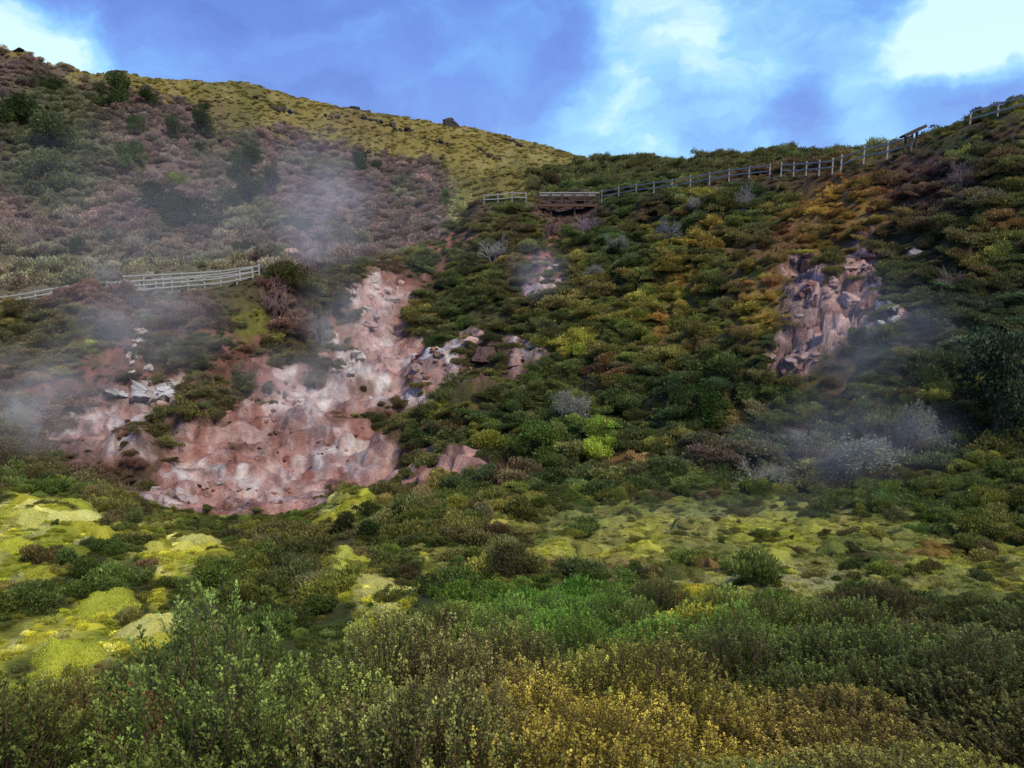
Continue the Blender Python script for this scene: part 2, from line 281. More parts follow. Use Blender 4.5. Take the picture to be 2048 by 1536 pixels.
def solid_mat(name,col=None,scale=8,var=.5,rough=.9,bump=.4,bdist=.03,usetint=False,coord='Object'):
    m,t=nt(name); out=N(t,'ShaderNodeOutputMaterial'); tc=N(t,'ShaderNodeTexCoord')
    if usetint:
        a=N(t,'ShaderNodeAttribute',attribute_type='INSTANCER',attribute_name='tint'); c=a.outputs['Color']
    else:
        a=N(t,'ShaderNodeRGB'); a.outputs[0].default_value=(*col,1); c=a.outputs[0]
    n=N(t,'ShaderNodeTexNoise',inp={'Scale':scale,'Detail':6,'Roughness':.65}); t.links.new(tc.outputs[coord],n.inputs['Vector'])
    f=math_(t,'ADD',math_(t,'MULTIPLY',n.outputs['Fac'],2*var),1-var)
    c=vmul(t,c,f)
    b=N(t,'ShaderNodeBsdfPrincipled',inp={'Roughness':rough}); b.inputs['Specular IOR Level'].default_value=.2
    bp=N(t,'ShaderNodeBump',inp={'Strength':bump,'Distance':bdist}); t.links.new(n.outputs['Fac'],bp.inputs['Height'])
    t.links.new(c,b.inputs['Base Color']); t.links.new(bp.outputs[0],b.inputs['Normal']); t.links.new(b.outputs[0],out.inputs[0]); return m
M_leaf=leaf_mat('heath_foliage',gain=2.1,trans=.38); M_leafn=leaf_mat('sprig_foliage',gain=2.25,trans=.35,spec=.04); M_crown=leaf_mat('evergreen_foliage',gain=1.6,rough=.6,spec=.08)
M_bark=solid_mat('bark',(.09,.05,.035),20,.5); M_twig=solid_mat('twig_bark',usetint=True,scale=15,var=.4)
M_rock=solid_mat('rock_surface',usetint=True,scale=2.2,var=.55,bump=.9,bdist=.12)
M_moss=leaf_mat('moss_tufts',gain=1.2,trans=.35); M_mossb=solid_mat('moss_body',usetint=True,scale=9,var=.45,bump=.8,bdist=.05)
M_wood=solid_mat('weathered_wood',(.34,.32,.28),12,.4,bump=.3,bdist=.01); M_wood2=solid_mat('dark_wood',(.085,.06,.045),10,.5,bump=.3,bdist=.01); M_woodp=solid_mat('pale_wood',(.40,.40,.35),12,.35,bump=.3,bdist=.01)
M_dark=solid_mat('sign_panel_face',(.03,.028,.03),5,.3)
m,t=nt('volcanic_ground'); out=N(t,'ShaderNodeOutputMaterial'); geo=N(t,'ShaderNodeNewGeometry')
ca=N(t,'ShaderNodeAttribute',attribute_name='Col')
n1_=N(t,'ShaderNodeTexNoise',inp={'Scale':1.6,'Detail':8,'Roughness':.7}); n2_=N(t,'ShaderNodeTexNoise',inp={'Scale':9.,'Detail':6,'Roughness':.7})
for q in (n1_,n2_): t.links.new(geo.outputs['Position'],q.inputs['Vector'])
f=math_(t,'ADD',math_(t,'MULTIPLY',n1_.outputs['Fac'],1.8),.12)
f=math_(t,'MULTIPLY',f,math_(t,'ADD',math_(t,'MULTIPLY',n2_.outputs['Fac'],1.4),.3))
c=vmul(t,ca.outputs['Color'],f)
b=N(t,'ShaderNodeBsdfPrincipled',inp={'Roughness':.95}); b.inputs['Specular IOR Level'].default_value=.15
bp=N(t,'ShaderNodeBump',inp={'Strength':.9,'Distance':.28}); hh=math_(t,'ADD',n1_.outputs['Fac'],math_(t,'MULTIPLY',n2_.outputs['Fac'],.45)); t.links.new(hh,bp.inputs['Height'])
t.links.new(c,b.inputs['Base Color']); t.links.new(bp.outputs[0],b.inputs['Normal']); t.links.new(b.outputs[0],out.inputs[0]); M_ground=m
me=bpy.data.meshes.new('ground'); nv_=nR*nC; me.vertices.add(nv_)
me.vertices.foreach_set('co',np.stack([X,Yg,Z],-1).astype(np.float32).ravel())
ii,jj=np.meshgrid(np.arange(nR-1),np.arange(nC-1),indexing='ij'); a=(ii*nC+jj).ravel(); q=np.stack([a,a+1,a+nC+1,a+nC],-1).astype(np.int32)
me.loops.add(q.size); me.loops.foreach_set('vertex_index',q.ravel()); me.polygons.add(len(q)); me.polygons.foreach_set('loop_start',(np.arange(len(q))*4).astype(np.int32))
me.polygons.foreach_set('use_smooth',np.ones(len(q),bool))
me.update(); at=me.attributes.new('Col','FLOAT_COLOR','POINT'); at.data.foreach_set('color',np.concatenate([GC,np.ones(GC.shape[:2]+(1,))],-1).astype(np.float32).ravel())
me.materials.append(M_ground); me.validate()
g=bpy.data.objects.new('hillside_ground',me); COL.objects.link(g); g['kind']='structure'; g['label']='volcanic hillside with pink and white steaming crater and mossy flats'; g['category']='hillside'
# ---------------------------------------------------------------- leaf builders
def unit(a): return a/(np.linalg.norm(a,axis=-1,keepdims=True)+1e-9)
def leaves(base,dirv,Lr,Wr):
    n=len(base); rnd=unit(rng.normal(size=(n,3))); side=unit(np.cross(dirv,rnd)); L=Lr[:,None]; W=Wr[:,None]
    v=np.stack([base,base+.5*L*dirv+W*side,base+L*dirv,base+.5*L*dirv-W*side],1).reshape(-1,3)
    f=np.arange(4*n).reshape(n,4); return v,f
def dome_bush(name,n,lobes,leaf,mat,flat=.75,upk=.6,seed=0,wid=.62,fuzz=.28,asp=1.0):
    r=np.random.default_rng(seed); c=[];rad=[]
    for k in range(lobes):
        a=r.uniform(0,6.28); d=r.uniform(.1,wid); c.append((d*math.cos(a)*asp,d*math.sin(a)/asp,r.uniform(.0,.6)*flat)); rad.append(r.uniform(.12,.40))
    c.append((0,0,.3*flat)); rad.append(.45); c=np.array(c); rad=np.array(rad)
    k=r.choice(len(c),n,p=rad**2/sum(rad**2)); d=unit(r.normal(size=(n,3))); d[:,2]=np.abs(d[:,2])*1.0-.15; d=unit(d)
    rr=rad[k]*(1-fuzz*r.random(n)**2+.35*fuzz*np.abs(r.normal(size=n))); p=c[k]+d*rr[:,None]*np.array([1,1,flat]); p[:,2]=np.maximum(p[:,2],-.05)
    dv=unit(d+np.array([0,0,upk])+.6*r.normal(size=(n,3))); L=leaf*r.uniform(.5,1.6,n); 
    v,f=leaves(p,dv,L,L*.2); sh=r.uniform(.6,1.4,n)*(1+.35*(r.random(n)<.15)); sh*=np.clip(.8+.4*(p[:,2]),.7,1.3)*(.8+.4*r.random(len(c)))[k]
    return mesh(name,v,f,mat,sh)
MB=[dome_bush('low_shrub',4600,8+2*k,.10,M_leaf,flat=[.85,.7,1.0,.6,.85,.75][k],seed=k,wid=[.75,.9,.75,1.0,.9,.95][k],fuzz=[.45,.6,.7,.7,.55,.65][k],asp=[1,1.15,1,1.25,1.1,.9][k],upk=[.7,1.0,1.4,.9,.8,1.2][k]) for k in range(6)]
FARB=[dome_bush('scrub',2100,8+k,.14,M_leaf,flat=[.95,.75,1.2,.8][k],seed=20+k,wid=.85,fuzz=.65,upk=1.0) for k in range(4)]
GRB=[dome_bush('tussock',800,6,.18,M_leaf,flat=.3,upk=1.0,seed=30+k,wid=1.0,fuzz=.6) for k in range(2)]
def tube(V_,F_,p0,p1,r0,r1,n=3):
    d=(p1-p0); d=d/(np.linalg.norm(d)+1e-9); a=np.cross(d,[.3,.5,.8]); a/=np.linalg.norm(a)+1e-9; b=np.cross(d,a); o=len(V_)
    for p,r in ((p0,r0),(p1,r1)):
        for k in range(n):
            an=6.2832*k/n; V_.append(p+r*(a*math.cos(an)+b*math.sin(an)))
    for k in range(n): F_.append((o+k,o+(k+1)%n,o+n+(k+1)%n,o+n+k))
def sprig_bush(seed,round_leaf=False):
    r=np.random.default_rng(seed); SV=[];SF=[]; B=[];D=[];L=[];W=[];SH=[]
    ns=400
    lob=[(r.uniform(-.38,.38),r.uniform(-.38,.38),r.uniform(.12,.24),r.uniform(-.24,.22)) for _ in range(8)]
    for k in range(ns):
        a=r.uniform(0,6.28); q=math.sqrt(r.random()); rad=.52*q; cx,cy=rad*math.cos(a),rad*math.sin(a)
        lb=sum(h*math.exp(-((cx-x_)**2+(cy-y_)**2)/(w*w)) for x_,y_,w,h in lob)
        top=(.84*(1-.55*q*q)+lb)*r.uniform(.88,1.06)
        p1=np.array([cx,cy,top]); out=np.array([math.cos(a)*q*.55,math.sin(a)*q*.55,1.])+.18*r.normal(size=3); out/=np.linalg.norm(out)
        ln=r.uniform(.11,.25); p0=p1-out*ln
        if k%6==0: root=np.array([.08*math.cos(a),.08*math.sin(a),0]); tube(SV,SF,root,p0,.006,.003)
        tube(SV,SF,p0,p1-out*.01,.0017,.001); hue=r.uniform(.55,1.4)*(1+1.2*lb)
        m=60
        h=r.random(m)**.75; phi=r.uniform(0,6.28,m); ax1=np.cross(out,[.2,.9,.1]); ax1/=np.linalg.norm(ax1); ax2=np.cross(out,ax1)
        rd=np.cos(phi)[:,None]*ax1+np.sin(phi)[:,None]*ax2
        off=(rd*((1.0-h)*.045*r.random(m))[:,None])
        B.append(p0+out*(ln*h)[:,None]+off); D.append(unit(out*(1.0 if not round_leaf else .6)+rd*.65+.2*r.normal(size=(m,3))))
        if round_leaf: l=r.uniform(.0065,.011,m); w=l*.4
        else: l=r.uniform(.010,.019,m); w=l*.23
        tip=1+(.6*(h>.8) if round_leaf else .35*(h>.8))
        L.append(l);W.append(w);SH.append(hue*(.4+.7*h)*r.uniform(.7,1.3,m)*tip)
    m=4600; d=unit(r.normal(size=(m,3))); d[:,2]=np.abs(d[:,2]); p=d*np.array([.45,.45,.60])*(r.uniform(.7,1,m)[:,None]); B.append(p); D.append(unit(d+np.array([0,0,.7])+.5*r.normal(size=(m,3)))); l=r.uniform(.015,.03,m); L.append(l);W.append(l*.25);SH.append(r.uniform(.3,.6,m))  # inner leaf layer, darkened: shade inside the bush put into its colour
    v,f=leaves(np.concatenate(B),np.concatenate(D),np.concatenate(L),np.concatenate(W))
    return mesh('foliage',v,f,M_leafn,np.concatenate(SH)),mesh('stem',SV,SF,M_bark)
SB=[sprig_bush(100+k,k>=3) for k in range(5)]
def twig_mesh(seed,stems=8,depth=4,spread=.75,lich=0,fan=2.6,thick=.018):
    r=np.random.default_rng(seed); A=[[],[]];Bv=[[],[]]; tips=[]
    def grow(p,d,l,rad,k):
        d2=d/np.linalg.norm(d); p1=p+d2*l; tgt=A if k<=1 else Bv
        mid=(p+p1)/2+r.normal(size=3)*l*.09
        tube(tgt[0],tgt[1],p,mid,rad,rad*.8); tube(tgt[0],tgt[1],mid,p1,rad*.8,rad*.6); tips.append(mid);tips.append(p1)
        if k<depth:
            for q in range(3 if r.random()<fan-2 else 2): grow(p1,d2+r.normal(size=3)*.48+np.array([0,0,.12]),l*r.uniform(.62,.9),rad*.65,k+1)
            if k>0: grow(mid,d2+r.normal(size=3)*.6,l*.6,rad*.5,k+1)
    for k in range(stems):
        a=r.uniform(0,6.28); s_=r.uniform(.1,spread); grow(np.array([.06*math.cos(a),.06*math.sin(a),-.05]),np.array([s_*math.cos(a),s_*math.sin(a),.8]),r.uniform(.22,.34),thick,0)
    st_=mesh('stem',A[0],A[1],M_twig); tw=mesh('twigs',Bv[0],Bv[1],M_twig); lc=None
    if lich:
        tp=np.array(tips); idx=r.integers(0,len(tp),lich); b=tp[idx]+r.normal(size=(lich,3))*.035; dv=unit(r.normal(size=(lich,3))); l=r.uniform(.02,.05,lich); v,f=leaves(b,dv,l,l*.35); lc=mesh('lichen_tufts',v,f,M_leaf,r.uniform(.4,.95,lich))
    return st_,tw,lc
TW=[twig_mesh(200+k) for k in range(3)]; TWL=[twig_mesh(210+k,lich=3600,thick=.014,stems=11) for k in range(2)]; TWR=twig_mesh(230,stems=3,depth=2,spread=.4,thick=.008)
def tree_meshes(seed,n=6200,broad=False):
    r=np.random.default_rng(seed); SV=[];SF=[]; c=[];rad=[]
    tube(SV,SF,np.array([0,0,-.3]),np.array([.03,0,.35]),.06,.045,8)
    for k in range(17):
        a=k*2.4+r.uniform(-.4,.4); h=r.uniform(.0,1.05); d=(.66 if h<.7 else .32)*r.uniform(.4,1.15); p=np.array([d*math.cos(a),d*math.sin(a),h]); c.append(p); rad.append(r.uniform(.14,.34)); tube(SV,SF,np.array([.03,0,.1+.3*h]),p,.03,.008,5)
    c=np.array(c);rad=np.array(rad); k=r.choice(len(c),n,p=rad**2/sum(rad**2)); d=unit(r.normal(size=(n,3))); p=c[k]+d*(rad[k]*(.55+.65*r.random(n)**.6))[:,None]*np.array([1,1,.7])
    dv=unit(d+.8*r.normal(size=(n,3))+np.array([0,0,.2])); l=r.uniform(.04,.09,n)*(.75 if broad else 1); v,f=leaves(p,dv,l,l*(.36 if broad else .25))
    return mesh('trunk',SV,SF,M_bark),mesh('crown',v,f,M_crown,r.uniform(.5,1.5,n)*(.6+.8*r.random(len(c)))[k])
TR=[tree_meshes(300+k) for k in range(4)]; TRB=tree_meshes(310,9000,True)
def moss_meshes(seed,n=4800):
    r=np.random.default_rng(seed); V_=[];F_=[];nr_,na=12,36
    ph=r.uniform(0,6.28,6)
    def prof(a,q):
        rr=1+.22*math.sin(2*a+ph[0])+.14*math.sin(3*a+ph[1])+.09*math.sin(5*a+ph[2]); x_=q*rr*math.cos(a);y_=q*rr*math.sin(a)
        z=.40*(1-q**2.6)*(1+.22*math.sin(4*x_+ph[3])*math.sin(4*y_+ph[4])+.12*math.sin(9*x_+ph[5])*math.sin(8*y_+ph[0]))
        return np.array([x_,y_,z-.05])
    for i in range(nr_):
        for j in range(na): V_.append(prof(6.2832*j/na,(i+.02)/(nr_-1)))
    for i in range(nr_-1):
        for j in range(na): F_.append((i*na+j,(i+1)*na+j,(i+1)*na+(j+1)%na,i*na+(j+1)%na))
    body=mesh('moss_body',V_,F_,M_mossb,smooth=True)
    B=np.array([prof(r.uniform(0,6.28),math.sqrt(r.random())*1.08) for _ in range(n)]); l=r.uniform(.03,.07,n); dv=unit(B*np.array([.6,.6,1])+np.array([0,0,.5])+.5*r.normal(size=(n,3)))
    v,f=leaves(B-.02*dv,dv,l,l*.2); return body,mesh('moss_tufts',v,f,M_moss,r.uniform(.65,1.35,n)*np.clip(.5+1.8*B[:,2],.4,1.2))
MS=[moss_meshes(400+k) for k in range(4)]
def rock_mesh(seed,flat=.75):
    import bmesh
    r=np.random.default_rng(seed); bm=bmesh.new(); bmesh.ops.create_icosphere(bm,subdivisions=4,radius=1.25); co=np.array([v.co[:] for v in bm.verts])
    for k in range(15):
        n=unit(r.normal(size=3)); d=r.uniform(.6,.95); h=co@n-d; co=co-np.outer(np.maximum(h,0),n)
    co+=.035*np.sin(co[:,[1,2,0]]*9+r.uniform(0,6,3))+.02*r.normal(size=co.shape); co*=np.array([1,.85,flat])
    for v,p in zip(bm.verts,co): v.co=p
    m=bpy.data.meshes.new('boulder'); bm.to_mesh(m); bm.free(); m.materials.append(M_rock); return m
RK=[rock_mesh(500+k,[.7,.9,.6,1.0,.8,.65][k]) for k in range(6)]
# ---------------------------------------------------------------- placing
def thing(name,label,cat,group=None,loc=(0,0,0),rz=0,sc_=(1,1,1),rx=0,ry=0):
    o=bpy.data.objects.new(name,None); COL.objects.link(o); o.location=loc; o.rotation_euler=(rx,ry,rz); o.scale=sc_; o['label']=label; o['category']=cat; o.empty_display_size=.3
    if group:o['group']=group
    return o
def part(name,me_,par,tint=None):
    o=bpy.data.objects.new(name,me_); COL.objects.link(o); o.parent=par
    if tint is not None:o['tint']=[float(x) for x in tint]
    return o
def single(name,me_,label,cat,group,loc,rot,sc_,tint=None):
    o=bpy.data.objects.new(name,me_); COL.objects.link(o); o.location=loc; o.rotation_euler=rot; o.scale=sc_; o['label']=label; o['category']=cat
    if group:o['group']=group
    if tint is not None:o['tint']=[float(x) for x in tint]
    return o
def stuff(name,label,cat,pts,rot,scl,idx,tint,meshes):
    col=bpy.data.collections.new(name+'_set')
    for k,mm in enumerate(meshes):
        ob=bpy.data.objects.new('a%02d_'%k+name,mm); col.objects.link(ob)
    m=bpy.data.meshes.new(name); n=len(pts); m.vertices.add(n); m.vertices.foreach_set('co',np.asarray(pts,np.float32).ravel())
    for nm,ty,key,arr in (('rot','FLOAT_VECTOR','vector',rot),('scl','FLOAT_VECTOR','vector',scl)):
        a_=m.attributes.new(nm,ty,'POINT'); a_.data.foreach_set(key,np.asarray(arr,np.float32).ravel())
    a_=m.attributes.new('idx','INT','POINT'); a_.data.foreach_set('value',np.asarray(idx,np.int32))
    a_=m.attributes.new('tint','FLOAT_COLOR','POINT'); a_.data.foreach_set('color',np.concatenate([tint,np.ones((n,1))],1).astype(np.float32).ravel())
    o=bpy.data.objects.new(name,m); COL.objects.link(o); o['kind']='stuff'; o['label']=label; o['category']=cat
    ng=bpy.data.node_groups.new(name+'_nodes','GeometryNodeTree'); ng.interface.new_socket('Geometry',in_out='INPUT',socket_type='NodeSocketGeometry'); ng.interface.new_socket('Geometry',in_out='OUTPUT',socket_type='NodeSocketGeometry')
    gi=ng.nodes.new('NodeGroupInput'); go=ng.nodes.new('NodeGroupOutput'); iop=ng.nodes.new('GeometryNodeInstanceOnPoints'); ci=ng.nodes.new('GeometryNodeCollectionInfo'); ci.inputs['Collection'].default_value=col; ci.inputs['Separate Children'].default_value=True; ci.inputs['Reset Children'].default_value=True
    def na(nm,ty): q=ng.nodes.new('GeometryNodeInputNamedAttribute'); q.data_type=ty; q.inputs['Name'].default_value=nm; return q.outputs['Attribute']
    ng.links.new(gi.outputs[0],iop.inputs['Points']); ng.links.new(ci.outputs[0],iop.inputs['Instance']); iop.inputs['Pick Instance'].default_value=True
    ng.links.new(na('idx','INT'),iop.inputs['Instance Index'])
    e=ng.nodes.new('FunctionNodeEulerToRotation'); ng.links.new(na('rot','FLOAT_VECTOR'),e.inputs[0]); ng.links.new(e.outputs[0],iop.inputs['Rotation'])
    ng.links.new(na('scl','FLOAT_VECTOR'),iop.inputs['Scale']); ng.links.new(iop.outputs[0],go.inputs[0])
    md=o.modifiers.new('scatter','NODES'); md.node_group=ng; return o
dY=np.gradient(YR)[:,None]; gy=np.gradient(Z0,axis=0)/dY; AREA=dY*(sc[1]-sc[0])*Yg*np.sqrt(1+np.clip(gy,-1.5,1.5)**2)
inview=(np.abs(Sg)<.80)
def sample(y0,y1,per,extra=None,key=None):
    key=DN if key is None else key
    w=AREA*key*((Yg>=y0)&(Yg<y1))*VIS*inview
    if extra is not None: w=w*extra
    tot=w.sum(); n=int(tot*per); k=rng.choice(w.size,n,p=(w/tot).ravel()); i,j=np.unravel_index(k,w.shape)
    y=Yg[i,j]*(1+rng.uniform(-.004,.004,n)); s_=Sg[i,j]+rng.uniform(-.5,.5,n)*(sc[1]-sc[0])
    return i,j,s_*y,y
def colour_word(t_):
    r,g_,b_=t_
    if r>.16 and g_>.12: return 'yellow olive'
    if r>g_*1.5: return 'rusty red brown'
    if r>g_*1.12: return 'brownish'
    if g_<.065: return 'dark green'
    return 'olive green'
def zone(u,v,y):
    if y<31: 
        if u<700: return 'among the yellow moss at left'
        return 'on the mossy flat at right of centre' if v<1150 else 'at the near edge of the flat'
    if u<560: return 'on the left crater wall'
    if u<1050: return 'on the dark spur beside the pink crater' if v>480 else 'on the knoll below the viewing deck'
    if v<430: return 'along the ridge below the rail fence'
    if u>1500: return 'on the far right slope' if v<760 else 'in the hollow at right'
    return 'on the middle of the shrubby slope'
s0,_=st(1078,400); s1,_=st(1198,400); YD=90.5; xa,xb=s0*YD,s1*YD
P_,R_,TI=[],[],[]
for (y0,y1,per,ra,rb,ex) in [(9.5,18,5.2,.12,.5,2.2),(18,31.5,4.2,.15,.7,2.4),(31.5,60,3.9,.22,1.35,2.8),(60,112,2.2,.35,1.7,2.6)]:
    i,j,x,y=sample(y0,y1,per,extra=~FARM)
    n=len(i); r_=ra+(rb-ra)*rng.random(n)**ex
    if y1<32: r_=r_*np.clip(DN[i,j]*1.6,.6,1)
    else: r_=r_*np.clip(DN[i,j]*1.3,.45,1)
    P_.append(np.stack([x,y,gh(x,y)-.15*r_],1)); R_.append(r_); TI.append(VG[i,j]*np.exp(rng.normal(0,.24,(n,1)))*rng.uniform(.88,1.12,(n,3)))
P_=np.concatenate(P_);R_=np.concatenate(R_);TI=np.concatenate(TI); n=len(P_)
Sx=P_[:,0]/P_[:,1]; yg=np.interp(Sx,sc,YG); nearf=(P_[:,1]-yg>-3.5)&(P_[:,1]-yg<2)&(Sx>-.05)&(P_[:,1]>40); R_=np.where(nearf,np.minimum(R_*.45,.45),R_)
nearf2=(P_[:,1]>57)&(P_[:,1]<66)&(Sx<-.31); R_=np.where(nearf2,np.minimum(R_*.35,.35),R_)
dkm=(P_[:,0]>xa-1)&(P_[:,0]<xb+1)&(P_[:,1]>84)&(P_[:,1]<96); R_=np.where(dkm,np.minimum(R_,.3),R_)
rim=(P_[:,1]>22)&(P_[:,1]<31.5)&(Sx>-.50)&(Sx<-.22); R_=np.where(rim,np.minimum(R_,.24),R_)
hs=rng.uniform(.55,1.4,n)*np.clip(1.15-.3*R_,.65,1.1); SCL=np.stack([R_*rng.uniform(.8,1.3,n),R_,R_*hs],1); ROT=np.stack([rng.normal(0,.22,n),rng.normal(0,.22,n),rng.uniform(0,6.28,n)],1); IDX=rng.integers(0,6,n)
uu_,vv_=uv(P_[:,0]/P_[:,1],P_[:,2]/P_[:,1]); score=np.where((uu_>20)&(uu_<2030),R_/P_[:,1],0); order=np.argsort(-score); top=order[:300]; rest=order[300:]
for k in top:
    z_=zone(uu_[k],vv_[k],P_[k,1]); cw=colour_word(TI[k]); siz='wide' if R_[k]>.42 else 'small'
    single('low_shrub',MB[IDX[k]],f'{siz} {cw} heath shrub {z_}','shrub',f'{siz} {cw} heath shrubs {z_}',P_[k],ROT[k],SCL[k],TI[k])
stuff('heath_scrub','dense olive and brown heath covering crater rim and right slope','scrub',P_[rest],ROT[rest],SCL[rest],IDX[rest],TI[rest],MB)
i,j,x,y=sample(55,245,.66,extra=FARM)
n=len(i); isg=(DN[i,j]<.4); r_=(.5+1.2*rng.random(n)**2.0)*np.where(isg,.7,1); ti=VG[i,j]*np.exp(rng.normal(0,.24,(n,1))*np.where(isg,.5,1)[:,None])*rng.uniform(.92,1.08,(n,3))
fr=(x/y<-.31)&(y<70); r_=np.where(fr,np.minimum(r_*.3,.4),r_)
pt=np.stack([x,y,gh(x,y)-.15*r_],1); idx=np.where(isg,4+rng.integers(0,2,n),rng.integers(0,4,n)); idx=np.where((Yg[i,j]>225),4+rng.integers(0,2,n),idx)
stuff('hillside_scrub','mauve brown scrub and olive tussocks covering the far hill','scrub',pt,np.stack([rng.normal(0,.1,n),rng.normal(0,.1,n),rng.uniform(0,6.28,n)],1),np.stack([r_,r_,r_*rng.uniform(.6,1.3,n)],1),idx,ti,FARB+GRB)
i,j,x,y=sample(112,245,1.3,extra=(DN<.4))
n=len(i); r_=rng.uniform(.3,1.0,n); ti=VG[i,j]*rng.uniform(.75,1.3,(n,1))
stuff('grass_tussocks','yellow olive grass tussocks on the top of the far hill','grass',np.stack([x,y,gh(x,y)-.05],1),np.stack([0*x,0*x,rng.uniform(0,6.28,n)],1),np.stack([r_,r_,r_],1),rng.integers(0,2,n),ti,GRB)
# moss cushions
i,j,x,y=sample(8,31,2.8,key=MO); n=len(i); r_=(.14+.5*rng.random(n)**2.2)*np.where(MO[i,j]>.6,1,.75); ti=GC[i,j]*1.12*rng.uniform(.7,1.4,(n,1)); 
uu2,vv2=uv(x/y,gh(x,y)/y); od=np.argsort(-np.where((uu2>10)&(uu2<2040),r_/y,0))
zz_=gh(x,y)
for k in od[:280]:
    a_='bright yellow' if ti[k,0]>.33 else ('golden olive' if ti[k,0]>.2 else 'dull green'); w_='at left' if uu2[k]<500 else ('in the centre' if uu2[k]<1000 else 'on the right flat')
    o=thing('moss_cushion',f'{a_} moss cushion on the ground {w_}','moss',f'{a_} moss cushions {w_}',(x[k],y[k],zz_[k]-.03),rng.uniform(0,6.28),(r_[k],r_[k]*rng.uniform(.6,1),r_[k]*rng.uniform(.8,1.3)))
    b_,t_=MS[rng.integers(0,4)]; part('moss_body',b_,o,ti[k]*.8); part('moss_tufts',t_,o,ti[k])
od=od[280:]; m_=len(od)
stuff('moss_carpet','small yellow green moss tufts carpeting the flat','moss',np.stack([x[od],y[od],zz_[od]-.03],1),np.stack([np.zeros(m_),np.zeros(m_),rng.uniform(0,6.28,m_)],1),np.stack([r_[od],r_[od],r_[od]*.9],1),rng.integers(0,4,m_),ti[od],[q[1] for q in MS])
i,j,x,y=sample(7,31.5,14,key=np.ones_like(DN)); n=len(i); r_=rng.uniform(.04,.16,n); ti=GC[i,j]*rng.uniform(.6,1.4,(n,1))*.75
stuff('ground_herbs','short grassy herbs growing over the near flats','grass',np.stack([x,y,gh(x,y)],1),np.stack([0*x,0*x,rng.uniform(0,6.28,n)],1),np.stack([r_,r_,r_],1),rng.integers(0,2,n),ti,GRB)
# foreground heath bushes
cand=[]
y=1.2
while y<10.4:
    dy_=.30 if y<4 else .42
    w=.80*y+.4; k=int(2*w/(.42 if y<4 else .5))
    for q_ in range(k+1): cand.append((-w+2*w*q_/max(k,1)+random.uniform(-.17,.17),y+random.uniform(-.17,.17)))
    y+=dy_
cand=np.array(cand); zz=gh(cand[:,0],cand[:,1]); HN=.92+.95*fbm(cand[:,0],cand[:,1],1.7,2,141); HN=np.clip(HN,.42,1.32)
zt=zz+.75*HN; ts=zt/cand[:,1]; ub,vb=uv(cand[:,0]/cand[:,1],ts)
Vf,_,_,mf,df,_=paint(ub,vb,cand[:,0],cand[:,1],zt); limit=np.interp(ub,[0,120,300,450,600,700,780,1000,2048],[1360,1345,1320,1290,1300,1350,1240,1190,1185])
lab=[(lambda u,v: v>1330 and 700<u<1880,'ochre tipped small leaved bush at the bottom of the view'),(lambda u,v:u>1850,'dark heath bush at the right edge of the foreground'),(lambda u,v:1000<u<1560 and v<1330,'fresh green heath bush behind the ochre bushes'),
 (lambda u,v:u<420 and v<1430,'rusty brown heath bush at lower left'),(lambda u,v:u<600,'grey green feathery heath bush in the lower left foreground'),(lambda u,v:u<1000,'grey green feathery heath bush left of the ochre bushes'),(lambda u,v:True,'dark green feathery heath bush right of the ochre bushes')]
cnt=0; ordk=np.argsort(cand[:,1]); NB=[]
for k in ordk:
    u,v=ub[k],vb[k]
    if v<limit[k]+random.uniform(-25,20) or u<-260 or u>2300: continue
    if df[k]<.3 and random.random()<.4: continue
    for fn,lb in lab:
        if fn(u,v): break
    s_=random.uniform(.8,1.15); rz=random.uniform(0,6.28); tn=Vf[k]*rng.uniform(.65,1.3)
    kk=random.choice([3,4]) if 'ochre' in lb else random.choice([0,1,2]); scl=(s_*1.12,s_*1.12,s_*HN[k]*random.uniform(.9,1.06))
    if cnt<300:
        o=thing('heath_bush',lb,'bush',lb.replace('bush','bushes',1),(cand[k,0],cand[k,1],zz[k]-.05),rz,scl)
        part('foliage',SB[kk][0],o,tn); part('stem',SB[kk][1],o); cnt+=1
    else: NB.append((cand[k,0],cand[k,1],zz[k]-.05,rz,*scl,kk,*tn))
if NB:
    NB=np.array(NB); n=len(NB); stuff('distant_heath','heath bushes filling in behind the nearest foreground bushes','scrub',NB[:,:3],np.stack([0*NB[:,3],0*NB[:,3],NB[:,3]],1),NB[:,4:7],NB[:,7],NB[:,8:11],[q[0] for q in SB])
